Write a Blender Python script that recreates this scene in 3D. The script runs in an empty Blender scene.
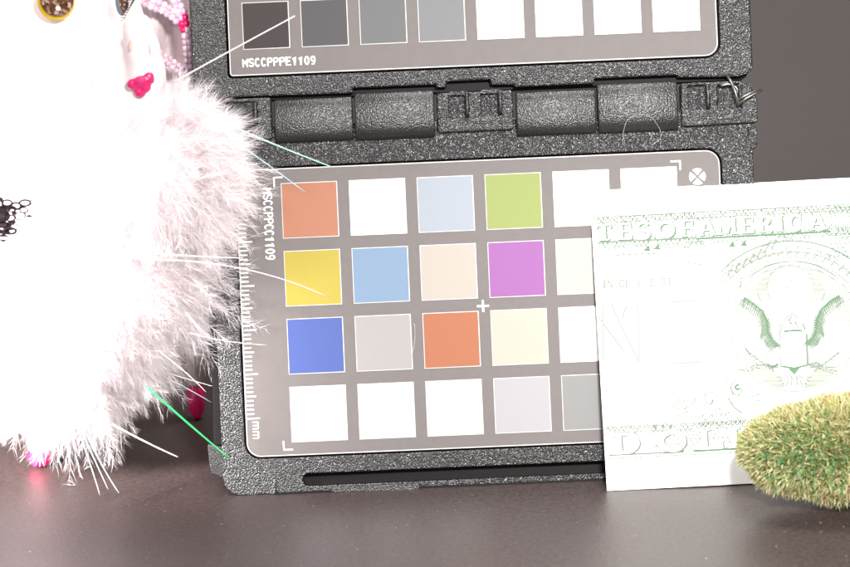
import bpy, bmesh, math, random
import numpy as np
from mathutils import Vector, Matrix, Euler
random.seed(7); rng = np.random.default_rng(7)
S = bpy.context.scene
COL = S.collection
# ------------------------------------------------------------------ camera, light, exposure (1 unit = 1 cm)
S.unit_settings.system = 'METRIC'; S.unit_settings.scale_length = 0.01
TH = math.radians(15.0)          # the case leans back, the camera looks down by the same angle
RO = math.radians(2.45)          # camera roll
DIST = 60.0; PPC = 44.0          # pixels (of the 850 px photograph) per cm on the case front
VBOT = -4.64
UP = Vector((0, math.sin(TH), math.cos(TH))); AX = Vector((0, math.cos(TH), -math.sin(TH)))
O = Vector((0, 0, -VBOT*math.cos(TH)))
CAMPOS = O - AX*DIST
CR = Vector((1,0,0))*math.cos(RO) - UP*math.sin(RO)
CU = Vector((1,0,0))*math.sin(RO) + UP*math.cos(RO)
cam = bpy.data.objects.new('camera', bpy.data.cameras.new('camera')); COL.objects.link(cam)
m = Matrix.Identity(4)
for i in range(3):
    m[i][0] = CR[i]; m[i][1] = CU[i]; m[i][2] = -AX[i]; m[i][3] = CAMPOS[i]
cam.matrix_world = m
cam.data.sensor_width = 36; cam.data.lens = 36*DIST/(850/PPC)
cam.data.clip_start = 1; cam.data.clip_end = 2000
cam.data.dof.use_dof = True; cam.data.dof.focus_distance = DIST-0.3; cam.data.dof.aperture_fstop = 0.20
S.camera = cam
S.view_settings.view_transform = 'Standard'; S.view_settings.look = 'None'
S.view_settings.exposure = 0; S.view_settings.gamma = 1; S.view_settings.use_curve_mapping = False
W_ = bpy.data.worlds.new('World'); S.world = W_; W_.use_nodes = True
bg = W_.node_tree.nodes['Background']; bg.inputs[0].default_value = (1, .97, .96, 1); bg.inputs[1].default_value = 0.45

def lamp(name, loc, target, size, size_y, power, color=(1,1,1)):
    d = bpy.data.lights.new(name, 'AREA'); d.shape = 'RECTANGLE'; d.size = size; d.size_y = size_y
    d.energy = power; d.color = color
    o = bpy.data.objects.new(name, d); COL.objects.link(o); o.location = loc
    o.rotation_euler = (Vector(target)-Vector(loc)).to_track_quat('-Z', 'Y').to_euler()
    return o
# softbox close to the doll, left of the camera; second softbox above right
LB = lamp('softbox_left', (-19, -10, 11), (-12.2, -1.4, 4.9), 3, 4, 3000, (1, .95, .955)); LB.data.spread = math.radians(43)
lamp('softbox_front', (-14, -46, 30), (0, 0, 4), 6, 6, 7500, (1, .98, .97))
LR = lamp('softbox_right', (7, -40, 26), (7.5, 0, 3.5), 5, 5, 7000, (1, .975, .955)); LR.data.spread = math.radians(70)
lamp('added_top_light', (6, 4, 42), (4, 3, 3), 14, 8, 15000, (1, .98, .97))  # overhead light added to put a sheen on the hinge

def W(px, py, y):
    """photograph pixel -> world point at depth y"""
    xi = (px-425)/PPC; yi = (283.5-py)/PPC
    P = O + CR*xi + CU*yi
    d = P-CAMPOS
    return CAMPOS + d*((y-CAMPOS.y)/d.y)
def T0(px, py):
    """photograph pixel -> point on the table"""
    xi = (px-425)/PPC; yi = (283.5-py)/PPC
    P = O + CR*xi + CU*yi; d = P-CAMPOS
    return CAMPOS + d*((0-CAMPOS.z)/d.z)
def L(px, py):
    """pixel -> (x, z) in the plane of the case"""
    xi = (px-425)/PPC; yi = (283.5-py)/PPC
    return (xi*math.cos(RO)+yi*math.sin(RO), -xi*math.sin(RO)+yi*math.cos(RO)-VBOT)

# ------------------------------------------------------------------ materials
def lin(r, g, b):
    f = lambda c: (c/255/12.92) if c/255 <= .04045 else ((c/255+.055)/1.055)**2.4
    return (f(r), f(g), f(b))
def mat(name, col, rough=.5, spec=.5, var=0.0, vscale=3.0, bump=0.0, bscale=30.0, bdist=.02, pebble=0.0, metal=0.0, coat=0.0, detail=2.0, transl=0.0, sss=0.0, sheen=0.0):
    m = bpy.data.materials.new(name); m.use_nodes = True
    nt = m.node_tree; b = nt.nodes['Principled BSDF']
    b.inputs['Base Color'].default_value = (*col, 1); b.inputs['Roughness'].default_value = rough
    b.inputs['Specular IOR Level'].default_value = spec; b.inputs['Metallic'].default_value = metal
    b.inputs['Coat Weight'].default_value = coat
    tc = nt.nodes.new('ShaderNodeTexCoord')
    if var > 0:
        n = nt.nodes.new('ShaderNodeTexNoise'); n.inputs['Scale'].default_value = vscale; n.inputs['Detail'].default_value = 5
        nt.links.new(tc.outputs['Object'], n.inputs['Vector'])
        r = nt.nodes.new('ShaderNodeMapRange'); r.inputs['From Min'].default_value = .3; r.inputs['From Max'].default_value = .7
        r.inputs['To Min'].default_value = 1-var; r.inputs['To Max'].default_value = 1+var
        nt.links.new(n.outputs['Fac'], r.inputs['Value'])
        v = nt.nodes.new('ShaderNodeVectorMath'); v.operation = 'SCALE'; v.inputs[0].default_value = col
        nt.links.new(r.outputs['Result'], v.inputs['Scale']); nt.links.new(v.outputs['Vector'], b.inputs['Base Color'])
    if bump > 0:
        n = nt.nodes.new('ShaderNodeTexNoise'); n.inputs['Scale'].default_value = bscale; n.inputs['Detail'].default_value = detail
        nt.links.new(tc.outputs['Object'], n.inputs['Vector'])
        bp = nt.nodes.new('ShaderNodeBump'); bp.inputs['Strength'].default_value = bump; bp.inputs['Distance'].default_value = bdist
        if pebble > 0:
            vn = nt.nodes.new('ShaderNodeTexVoronoi'); vn.feature = 'SMOOTH_F1'; vn.inputs['Smoothness'].default_value = .35; vn.inputs['Scale'].default_value = pebble
            nt.links.new(tc.outputs['Object'], vn.inputs['Vector'])
            ad = nt.nodes.new('ShaderNodeMath'); ad.operation = 'MULTIPLY_ADD'; ad.inputs[1].default_value = .45
            iv = nt.nodes.new('ShaderNodeMath'); iv.operation = 'SUBTRACT'; iv.inputs[0].default_value = 1
            nt.links.new(vn.outputs['Distance'], iv.inputs[1])
            nt.links.new(n.outputs['Fac'], ad.inputs[0]); nt.links.new(iv.outputs[0], ad.inputs[2]); nt.links.new(ad.outputs[0], bp.inputs['Height'])
        else: nt.links.new(n.outputs['Fac'], bp.inputs['Height'])
        nt.links.new(bp.outputs['Normal'], b.inputs['Normal'])
    if transl > 0:
        out = nt.nodes['Material Output']; mx = nt.nodes.new('ShaderNodeMixShader'); t = nt.nodes.new('ShaderNodeBsdfTranslucent')
        t.inputs['Color'].default_value = (*col, 1); mx.inputs['Fac'].default_value = transl
        nt.links.new(b.outputs[0], mx.inputs[1]); nt.links.new(t.outputs[0], mx.inputs[2]); nt.links.new(mx.outputs[0], out.inputs['Surface'])
    return m
M = {}
M['plastic'] = mat('grained_black_plastic', (.012,.0115,.012), .33, 1.0, bump=1.0, bscale=22, bdist=.024, detail=1.0, pebble=30)
M['plastic_soft'] = mat('fine_black_plastic', (.012,.011,.011), .38, .6, bump=1.0, bscale=24, bdist=.0095, pebble=31, detail=1.2)
M['plastic_dark'] = mat('smooth_black_plastic', (.006,.005,.005), .6, .15, bump=.3, bscale=20, bdist=.01)
M['panel'] = mat('warm_grey_card', (.150,.1345,.131), .62, .15, var=.03, vscale=6)
M['white'] = mat('white_ink', (.85,.85,.85), .55, .3)
M['rim'] = mat('pale_card_edge', (.50,.485,.48), .5, .3)
M['paper'] = mat('banknote_paper', (.84,.835,.80), .75, .2, var=.01, vscale=8, bump=.15, bscale=40, bdist=.005)
M['ink'] = mat('green_ink', (.095,.165,.10), .7, .2)
M['ink_faint'] = mat('pale_green_ink', (.15,.185,.145), .7, .2)
M['tint'] = mat('tint_ink', (.262,.282,.256), .7, .2)
M['ink_pale'] = mat('very_pale_green_ink', (.19,.225,.185), .7, .2)

# ------------------------------------------------------------------ mesh helpers
def tag(o, label=None, cat=None, group=None, kind=None):
    if label: o['label'] = label
    if cat: o['category'] = cat
    if group: o['group'] = group
    if kind: o['kind'] = kind
    return o
def empty(name, loc=(0,0,0), rot=(0,0,0), **k):
    o = bpy.data.objects.new(name, None); COL.objects.link(o); o.location = loc; o.rotation_euler = rot
    o.empty_display_size = .5
    return tag(o, **k)
def link(name, me, parent=None, mats=()):
    o = bpy.data.objects.new(name, me); COL.objects.link(o)
    if parent: o.parent = parent
    for mm in mats: me.materials.append(mm)
    return o
class MB:
    def __init__(s): s.v = []; s.f = []; s.mi = []
    def poly(s, pts, mi=0):
        b = len(s.v); s.v += [tuple(p) for p in pts]; s.f.append(tuple(range(b, b+len(pts)))); s.mi.append(mi)
    def build(s, name, mats, parent=None, smooth=False):
        me = bpy.data.meshes.new(name); me.from_pydata(s.v, [], s.f)
        me.polygons.foreach_set('material_index', s.mi)
        if smooth: me.polygons.foreach_set('use_smooth', [True]*len(s.f))
        me.update()
        return link(name, me, parent, mats if isinstance(mats, (list, tuple)) else [mats])
def ribbon(mb, pts, w, y, mi=0, w2=None, caps=True, fn=None):
    """flat stroke of width w through 2-D points, laid at local depth y"""
    n = len(pts); P = [Vector((p[0], p[1])) for p in pts]
    Lf, Rt = [], []
    for i in range(n):
        a = P[max(i-1, 0)]; b = P[min(i+1, n-1)]
        d = (b-a); d = d.normalized() if d.length > 1e-9 else Vector((1,0))
        nn = Vector((-d.y, d.x))
        if 0 < i < n-1:
            d1 = (P[i]-P[i-1]); 
            if d1.length > 1e-9:
                c = max(.5, nn.dot(Vector((-d1.y, d1.x)).normalized())); 
            else: c = 1
        else: c = 1
        ww = w if w2 is None else w + (w2-w)*i/(n-1)
        Lf.append(P[i]+nn*ww/2/c); Rt.append(P[i]-nn*ww/2/c)
    yy = y if callable(y) else (lambda x, z: y)
    for i in range(n-1):
        q = [Rt[i], Rt[i+1], Lf[i+1], Lf[i]]
        mb.poly([(p.x, yy(p.x, p.y), p.y) for p in q], mi)
    if caps:
        for c in (P[0], P[-1]):
            r = w/2
            mb.poly([(c.x+r*math.cos(a), yy(c.x, c.y)-.0004, c.y+r*math.sin(a)) for a in [k*math.pi/4 for k in range(8)]], mi)
def arc(cx, cy, r, a0, a1, n=24, ry=None):
    ry = r if ry is None else ry
    return [(cx+r*math.cos(math.radians(a0+(a1-a0)*k/n)), cy+ry*math.sin(math.radians(a0+(a1-a0)*k/n))) for k in range(n+1)]
def rrect(x0, z0, x1, z1, r, n=8, rs=None):
    rs = rs or (r, r, r, r)     # bl, br, tr, tl
    out = []
    for (cx, cz, a0, rr) in ((x0, z0, 180, rs[0]), (x1, z0, 270, rs[1]), (x1, z1, 0, rs[2]), (x0, z1, 90, rs[3])):
        ox = cx+rr if cx == x0 else cx-rr; oz = cz+rr if cz == z0 else cz-rr
        out += arc(ox, oz, rr, a0, a0+90, n) if rr > 0 else [(cx, cz)]
    return out
def slab(name, loops, y_front, thick, material, parent, bevel=.03, bres=2):
    """extruded outline(s), inner loops are holes; local x,z outline, front face at y_front"""
    cu = bpy.data.curves.new(name, 'CURVE'); cu.dimensions = '2D'; cu.fill_mode = 'BOTH'
    cu.extrude = thick/2 - bevel; cu.bevel_depth = bevel; cu.bevel_resolution = bres
    if bevel > 0: cu.offset = -bevel
    for lp in loops:
        sp = cu.splines.new('POLY'); sp.points.add(len(lp)-1)
        for i, p in enumerate(lp): sp.points[i].co = (p[0], p[1], 0, 1)
        sp.use_cyclic_u = True
    tmp = bpy.data.objects.new(name, cu); COL.objects.link(tmp)
    dg = bpy.context.evaluated_depsgraph_get()
    me = bpy.data.meshes.new_from_object(tmp.evaluated_get(dg))
    bpy.data.objects.remove(tmp); bpy.data.curves.remove(cu)
    # curve plane xy -> local x, z ; curve +z -> local -y
    me.transform(Matrix(((1,0,0,0),(0,0,-1,y_front+thick/2),(0,1,0,0),(0,0,0,1))))
    me.name = name
    me.materials.clear()
    return link(name, me, parent, [material])
def tube(pts, r, segs=8, mb=None, r2=None, mi=0):
    mb = mb or MB(); n = len(pts); P = [Vector(p) for p in pts]; rings = []
    up = Vector((.3,.2,1)).normalized()
    for i in range(n):
        d = (P[min(i+1,n-1)]-P[max(i-1,0)]).normalized()
        a = d.cross(up)
        if a.length < .01: a = d.cross(Vector((1,0,0)))
        a.normalize(); b = d.cross(a)
        rr = r if r2 is None else r+(r2-r)*i/(n-1)
        rings.append([P[i]+(a*math.cos(2*math.pi*k/segs)+b*math.sin(2*math.pi*k/segs))*rr for k in range(segs)])
    base = len(mb.v)
    for rg in rings: mb.v += [tuple(p) for p in rg]
    for i in range(n-1):
        for k in range(segs):
            k2 = (k+1) % segs
            mb.f.append((base+i*segs+k, base+i*segs+k2, base+(i+1)*segs+k2, base+(i+1)*segs+k)); mb.mi.append(mi)
    mb.f.append(tuple(base+k for k in range(segs))[::-1]); mb.mi.append(mi)
    mb.f.append(tuple(base+(n-1)*segs+k for k in range(segs))); mb.mi.append(mi)
    return mb
def blob(name, parts, voxel, material, parent=None, smooth=8, origin=(0,0,0)):
    """one continuous surface grown round several ellipsoids (centre, radii)"""
    bm = bmesh.new()
    for (c, r) in parts:
        mm = Matrix.Translation(Vector(c)-Vector(origin)) @ Matrix.Diagonal((*r, 1)).to_4x4()
        bmesh.ops.create_icosphere(bm, subdivisions=4, radius=1, matrix=mm)
    me = bpy.data.meshes.new(name); bm.to_mesh(me); bm.free()
    tmp = bpy.data.objects.new(name, me); COL.objects.link(tmp)
    md = tmp.modifiers.new('r', 'REMESH'); md.mode = 'VOXEL'; md.voxel_size = voxel; md.use_smooth_shade = True
    sm = tmp.modifiers.new('s', 'SMOOTH'); sm.iterations = smooth; sm.factor = .5
    dg = bpy.context.evaluated_depsgraph_get()
    me2 = bpy.data.meshes.new_from_object(tmp.evaluated_get(dg))
    bpy.data.objects.remove(tmp); me2.name = name
    me2.polygons.foreach_set('use_smooth', [True]*len(me2.polygons))
    me2.materials.clear()
    return link(name, me2, parent, [material])

# stroke letters, unit box 0..1 wide, 0..1 high
def el(cx, cy, rx, ry, a0, a1, n=10): return arc(cx, cy, rx, a0, a1, n, ry)
GL = {
 'M': [[(0,0),(0,1),(.5,.45),(1,1),(1,0)]],
 'S': [el(.5,.75,.5,.25,30,270)+el(.5,.25,.5,.25,90,-150)[1:]],
 'C': [el(.5,.5,.5,.5,50,310,14)],
 'P': [[(0,0),(0,1),(.6,1)]+el(.6,.75,.4,.25,90,-90,8)[1:]+[(0,.5)]],
 'E': [[(1,1),(0,1),(0,0),(1,0)],[(0,.52),(.8,.52)]],
 '1': [[(.15,.78),(.55,1),(.55,0)]],
 '0': [el(.5,.5,.46,.5,0,360,18)],
 '9': [el(.5,.7,.45,.3,0,360,14), [(.95,.7),(.9,.3),(.6,0),(.3,0)]],
 'm': [[(0,0),(0,.7)], [(0,.5)]+el(.25,.5,.25,.2,180,0,6)+[(.5,0)], [(.5,.5)]+el(.75,.5,.25,.2,180,0,6)+[(1,0)]],
}
def text(mb, s, start, dirv, upv, h, w, adv, sw, y, mi=0):
    for i, ch in enumerate(s):
        ox = start[0]+dirv[0]*adv*i; oz = start[1]+dirv[1]*adv*i
        for st in GL[ch]:
            ribbon(mb, [(ox+dirv[0]*p[0]*w+upv[0]*p[1]*h, oz+dirv[1]*p[0]*w+upv[1]*p[1]*h) for p in st], sw, y-.00003*i, mi)

# ------------------------------------------------------------------ setting
def sheet(name, pts, material):
    mb = MB(); mb.poly(pts); return tag(mb.build(name, material), kind='structure')
mt = mat('black_paper_table', (.043,.0295,.0275), .42, .8, var=.38, vscale=9, bump=.5, bscale=16, bdist=.016, detail=10)
sheet('table_surface', [(-200,-150,0),(200,-150,0),(200,20,0),(-200,20,0)], mt)
mb_ = mat('grey_backdrop_paper', (.086,.075,.072), .8, .2, var=.03, vscale=.1)
bd = MB()
prof = [(24+ (0 if a is None else 0), 0) for a in ()]
pr = [(19.8, .004)] + [(20+10*math.sin(math.radians(a)), .004+10*(1-math.cos(math.radians(a)))) for a in range(5, 91, 5)] + [(30, 90)]
for (a, b) in zip(pr[:-1], pr[1:]): bd.poly([(-150,a[0],a[1]),(150,a[0],a[1]),(150,b[0],b[1]),(-150,b[0],b[1])])
tag(bd.build('backdrop', mb_, smooth=True), kind='structure')
# dust on the table
dm = mat('dust_white', (.5,.46,.44), .8)
sp = MB()
for i in range(300):
    p = T0(rng.uniform(0,850), 455+112*rng.random()**.9); r = rng.choice([.006,.008,.012,.018], p=[.5,.3,.17,.03])
    a = rng.uniform(0,3.14); e = rng.uniform(1,2.5)
    sp.poly([(p.x+r*e*math.cos(a+k*1.57)*(1 if k%2==0 else .5), p.y+r*e*math.sin(a+k*1.57)*(1 if k%2==0 else .5), .006) for k in range(4)])
tag(sp.build('table_dust', dm), label='tiny pale dust specks scattered over the dark table', cat='dust', kind='stuff')

# ------------------------------------------------------------------ colour checker case
CASE = empty('color_checker_case', (0, VBOT*math.sin(TH), 0), (-TH,0,0),
    label='open black plastic colour chart case with rows of coloured squares, leaning back on the table', cat='colour chart')
PL = M['plastic']
def lp(*pp): return [L(*p) for p in pp]
def roundpoly(pts, rad, n=5):
    out = []
    N = len(pts)
    for i in range(N):
        p = Vector(pts[i]); a = Vector(pts[i-1])-p; b = Vector(pts[(i+1)%N])-p
        r = rad[i] if isinstance(rad, (list,tuple)) else rad
        r = min(r, a.length*.45, b.length*.45)
        if r < .005: out.append(tuple(p)); continue
        s = p+a.normalized()*r; e = p+b.normalized()*r
        for k in range(n+1):
            t = k/n; q = s*(1-t)**2 + p*2*t*(1-t) + e*t*t; out.append((q.x, q.y))
    return out
# --- lower leaf
xL = L(215,300)[0]; xR = L(755,200)[0]
zT = L(430,120)[1]
pxL, pxR = L(241.5,330)[0], L(721,185)[0]; pzB, pzT = L(420,450.5)[1], L(480,159.5)[1]
outline = rrect(xL, 0, xR, zT, .4, rs=(.42,.42,.1,.1))
hole = rrect(pxL-.035, pzB-.035, pxR+.035, pzT+.035, .36)
sx0, sz = L(303,474); 
slot = rrect(sx0, L(420,481)[1]+.0, xR-.9, L(420,469)[1], .12)
slab('lower_frame', [outline, hole, slot], 0, .75, PL, CASE, .035, 3)
slab('lower_back', [rrect(xL+.05, .06, xR-.05, zT-.05, .4)], .30, .5, M['plastic_dark'], CASE, .02)
# raised rib under the slot and the small bright latch lip
slab('latch_lip', [roundpoly([L(331,486.5), L(420,483), L(420,490), L(331,493)], .05)], -.06, .3, M['plastic_soft'], CASE, .025)
bar = slab('slot_step', [rrect(xL+1.2, .0, xR-.3, L(420,487)[1]+.0, .04)], -.035, .3, M['plastic_dark'], CASE, .02)
# side latch tab, lower left, and rear leaf seen past the left edge
slab('side_latch', [roundpoly([L(207,444), L(224,447), L(226,480), L(210,474)], .06)], .04, .7, M['plastic_soft'], CASE, .03)
rear = slab('rear_leaf', [rrect(L(204,300)[0], .35, xR-.02, zT-.3, .3)], .86, .6, M['plastic_dark'], CASE, .04)
rear2 = slab('side_ledge', [rrect(L(205.5,300)[0]+.05, 1.15, xL+.2, L(205,190)[1], .04)], .12, .7, M['plastic_dark'], CASE, .03)
slab('right_ledge', [roundpoly([L(748,127), L(757,127), L(757,146), L(753,150), L(748,146)], .04)], -.03, .6, PL, CASE, .03)
panel = slab('lower_panel', [rrect(pxL, pzB, pxR, pzT, .33)], .03, .2, M['panel'], CASE, .01)
tag(panel, label='warm grey card with four rows of coloured squares and a millimetre ruler')
YF = .03
# thin pale line round the card
def edgeline(x0, z0, x1, z1, r, parent, rs=None):
    mb = MB(); pts = rrect(x0, z0, x1, z1, r, 8, rs); pts = pts+[pts[0]]
    ribbon(mb, pts, .022, YF-.004, caps=False); mb.build('card_edge_line', M['rim'], parent)
edgeline(pxL+.02, pzB+.02, pxR-.02, pzT-.02, .31, panel)
KL = 2.88   # light that reaches the card: display value / KL = base colour
def patchmat(rgb, k=KL):
    c = lin(*rgb); return mat('patch_ink', tuple(min(.84, v/k*(2.3 if min(c) > .95 else 1)) for v in c), .62, .15, var=.012, vscale=20)
def patch(parent, x, z, w, h, rgb, k=KL, rim=True, label=None):
    e = .017 if rim else .004
    mb = MB()
    y0 = YF-.004; y1 = YF-.009
    mb.poly([(x,y0,z-h),(x+w,y0,z-h),(x+w,y0,z),(x,y0,z)], 1)
    a = [(x+e,y1,z-h+e),(x+w-e*1.3,y1,z-h+e*1.2),(x+w-e*1.3,y1,z-e),(x+e,y1,z-e)]
    mb.poly(a, 0)
    bk = [(p[0], y0, p[2]) for p in a]
    for i in range(4): j = (i+1)%4; mb.poly([a[j], a[i], bk[i], bk[j]], 0)
    o = mb.build('color_patch', [patchmat(rgb, k), M['rim']], parent)
    if label: tag(o, label=label)
rows = [
 [((247,172,140),'salmon orange square'),((255,255,255),'white square'),((226,235,248),'pale blue white square'),((208,224,138),'yellow green square'),((253,253,255),'bluish white square'),((255,255,255),'white square')],
 [((252,230,108),'yellow square'),((178,210,244),'light blue square'),((255,243,230),'cream square'),((216,142,224),'magenta square'),((255,255,246),'ivory square'),((255,255,255),'white square')],
 [((118,142,228),'blue square'),((232,226,224),'pale grey square'),((240,156,118),'orange red square'),((255,254,236),'cream yellow square'),((255,253,255),'white square'),((255,255,255),'white square')],
 [((255,255,255),'white square'),((255,255,255),'white square'),((255,255,255),'white square'),((242,239,243),'pale lilac grey square'),((200,200,199),'mid grey square'),((130,130,130),'dark grey square')]]
px0, pz0 = L(280.6,183.2); st = 68.0/PPC; ps = 56.4/PPC
for r, row in enumerate(rows):
    for c, (rgb, lb) in enumerate(row):
        patch(panel, px0+c*st, pz0-r*st, ps, ps*.985, rgb, rim=(r*7+c not in (1,4,5)), label=lb)
mk = MB(); yI = YF-.0055
def stroke_px(mb, pts, w, y=None, mi=0, caps=False): ribbon(mb, [L(*p) for p in pts], w/PPC, yI if y is None else y, mi, caps=caps)
stroke_px(mk, [(282.5,177.2),(273.8,177.6),(274.2,187)], 1.5)
stroke_px(mk, [(283.4,441),(284,450),(293,449.6)], 1.5)
stroke_px(mk, [(670.5,161.4),(680,161),(680.4,170)], 1.7)
stroke_px(mk, [(477,306.3),(489,305.7)], 2.0); stroke_px(mk, [(482.7,300),(483.3,312)], 2.0, y=yI-.001)
tag(mk.build('corner_marks', M['white'], panel), kind='stuff')
tx = MB()
a = L(263.0,189.0); b = L(266.5,261.5); d = Vector((b[0]-a[0], b[1]-a[1])); adv = d.length/12; d.normalize()
text(tx, 'MSCCPPCC1109', a, d, Vector((-d.y, d.x)), 8.2/PPC, adv*.68, adv, 1.5/PPC, yI)
a = L(252.8,422.5); 
text(tx, 'mm', a, d, Vector((-d.y, d.x)), 7.4/PPC, 6.6/PPC, 9.4/PPC, 1.25/PPC, yI)
tag(tx.build('card_lettering', M['white'], panel), kind='stuff')
rl = MB(); zr = L(243,419)[1]
for i in range(53):
    ln = 14.5 if i % 10 == 0 else (11.5 if i % 5 == 0 else 9)
    z = zr + i*4.42/PPC
    ribbon(rl, [(pxL+.03, z), (pxL+ln/PPC, z)], 1.4/PPC, yI, caps=False)
tag(rl.build('ruler_scale', M['white'], panel), kind='stuff')
cm = MB(); cc = L(697.5,176.5); R = 8.3/PPC
for q in range(4):
    a0 = 45+90*q+9; a1 = 45+90*(q+1)-9
    pts = [(cc[0]+R*math.cos(math.radians(a0+(a1-a0)*k/8)), yI, cc[1]+R*math.sin(math.radians(a0+(a1-a0)*k/8))) for k in range(9)]
    am = math.radians((a0+a1)/2); pts.append((cc[0]+.14*R*math.cos(am), yI, cc[1]+.14*R*math.sin(am)))
    cm.poly(pts)
cm.build('crossed_circle_mark', M['white'], panel)

# --- lid (upper leaf), a little proud of the lower one
LY = -.10
lidtop = L(188,-140)[1]
xl2 = L(190,50)[0]; xr2 = L(751,40)[0]
lid_out = [(xl2, lidtop)] + lp((194.5,99)) + lp((353,93.5),(353,88.5),(436,85),(436,88),(446,88),(447,82),(490,80),(491,85.5),(514,85),(514,87.5),(594,84),(594,79),(677,75.5),(677,78),(741,77),(752.5,70.5)) + [(xr2, lidtop)]
rad = [.3,.17]+[.03]*14+[.15,.1,.3]
rad = (rad+[.03]*50)[:len(lid_out)]; rad[-1] = .3; rad[-2] = .12; rad[-3] = .12
lid_out = roundpoly(lid_out, rad)
uxL, uxR = L(228.5,40)[0], L(717,25)[0]; uzB = L(460,67.0)[1]
lid_hole = rrect(uxL-.04, uzB-.04, uxR+.04, lidtop-.6, .3, rs=(.1,.33,.3,.3))
slab('lid_frame', [lid_out[::-1], lid_hole], LY, .8, PL, CASE, .05, 3)
slab('lid_back', [rrect(xl2+.06, L(425,93)[1], xr2-.08, lidtop-.08, .2)], LY+.3, .5, M['plastic_dark'], CASE, .02)
lpnl = slab('lid_panel', [rrect(uxL, uzB, uxR, lidtop-.65, .3, rs=(.07,.3,.3,.3))], LY+.03, .2, M['panel'], CASE, .01)
tag(lpnl, label='warm grey card in the lid with a row of grey and white squares')
YF = LY+.03; yI = YF-.0055
edgeline(uxL+.02, uzB+.02, uxR-.02, lidtop-.67, .29, lpnl, rs=(.06,.28,.28,.28))
u0, v0 = L(241.6,3.2); us = 58.55/PPC; uw = 47.0/PPC
lr = [((92,84,83),'dark grey square'),((118,116,119),'charcoal grey square'),((150,152,153),'mid grey square'),((171,174,175),'grey square'),((255,255,255),'white square'),((255,255,255),'white square'),((255,255,255),'white square'),((255,255,255),'white square')]
for c, (rgb, lb) in enumerate(lr): patch(lpnl, u0+c*us, v0, uw, uw, rgb, k=2.6, label=lb, rim=c < 4)
ur = [(190,170,180),(180,200,170),(200,200,150),(170,180,210),(230,170,150),(200,160,200),(150,200,200),(220,220,160)]
for c, rgb in enumerate(ur): patch(lpnl, u0+c*us, v0+us, uw, uw, rgb, k=2.5)
tx = MB(); a = L(243.5,67.0); b = L(317.5,64.0); d = Vector((b[0]-a[0], b[1]-a[1])); adv = d.length/12; d.normalize()
text(tx, 'MSCCPPPE1109', a, d, Vector((-d.y, d.x)), 7.4/PPC, adv*.64, adv, 1.6/PPC, yI)
tag(tx.build('card_lettering', M['white'], lpnl), kind='stuff')

# --- hinge
def barrel(x0, x1, z0, z1, yb, bulge, name, material):
    """rounded knuckle lying along x: profile bulges forward"""
    prof = []
    zc = (z0+z1)/2; hz = (z1-z0)/2
    for k in range(15):
        a = math.radians(-90+180*k/14)
        sgn = math.sin(a); cz = abs(math.cos(a))
        prof.append((yb - bulge*(cz**.55), zc+hz*math.copysign(abs(sgn)**.8, sgn)))
    e = .035; xs = [(x0, .93), (x0+e*.3, .975), (x0+e, 1), (x1-e, 1), (x1-e*.3, .975), (x1, .93)]
    mb = MB(); n = len(prof)
    for (x, s) in xs:
        for (y, z) in prof: mb.v.append((x, yb+(y-yb)*s, zc+(z-zc)*(.4+.6*s)))
    for i in range(len(xs)-1):
        for k in range(n-1):
            a = i*n+k; mb.f.append((a, a+n, a+n+1, a+1)); mb.mi.append(0)
    for base in (0, (len(xs)-1)*n):
        f = tuple(base+k for k in range(n)); mb.f.append(f if base == 0 else f[::-1]); mb.mi.append(0)
    o = mb.build(name, material, CASE, smooth=True)
    md = o.data
    return o
def bx(px0, py0, px1, py1): # pixel box centre line -> local box
    xm = (px0+px1)/2; ym = (py0+py1)/2
    return L(px0, ym)[0], L(px1, ym)[0], L(xm, py1)[1], L(xm, py0)[1]
for (q, yb, bu) in (((275,97.5,353,142.5), .10, .34), ((355,91,434.5,139.5), .10, .40), ((516,90,595.5,135.5), .10, .34), ((597,82,677,132.5), .10, .40)):
    x0, x1, z0, z1 = bx(*q); barrel(x0, x1, z0, z1, yb, bu, 'hinge_barrel', M['plastic_soft'])
def knuckle(box, recs, cut=None):
    x0, x1, z0, z1 = bx(*box)
    lo = [rrect(x0, z0, x1, z1, .06)] if cut is None else [roundpoly([L(*p) for p in cut], .07)]
    holes = []
    for r in recs:
        a, b, c, d = bx(*r); holes.append(rrect(a, c, b, d, .05, 4))
    o = slab('hinge_knuckle', lo+holes, -.16, .5, PL, CASE, .045, 3)
    mb = slab('knuckle_recess', [rrect(x0+.08, z0+.12, x1-.08, z1-.04, .03)], -.02, .2, PL, o, .01)
    for r in recs:
        a, b, c, d = bx(*r); w = .05
        rb = MB()
        # curved rib on the right flank of the recess
        pts = [(b-.02, -.20+.05*((k/6-.5)**2)*4, c+.02+(d-c-.04)*k/6) for k in range(7)]
        tube(pts, .045, 8, rb); rb.build('knuckle_rib', M['plastic_soft'], o, smooth=True)
    return o
knuckle((437,92,513,131.5), [(449,94,468,118),(481,92,501,116)])
knuckle((212,99,272,141), [(226,103,257,127)])
knuckle((679,83,756,125), [(688,85,708,110),(717,85,740,108)], cut=[(680,84),(738,81),(750,87),(756.5,98),(757,123),(681,127)])

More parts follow.
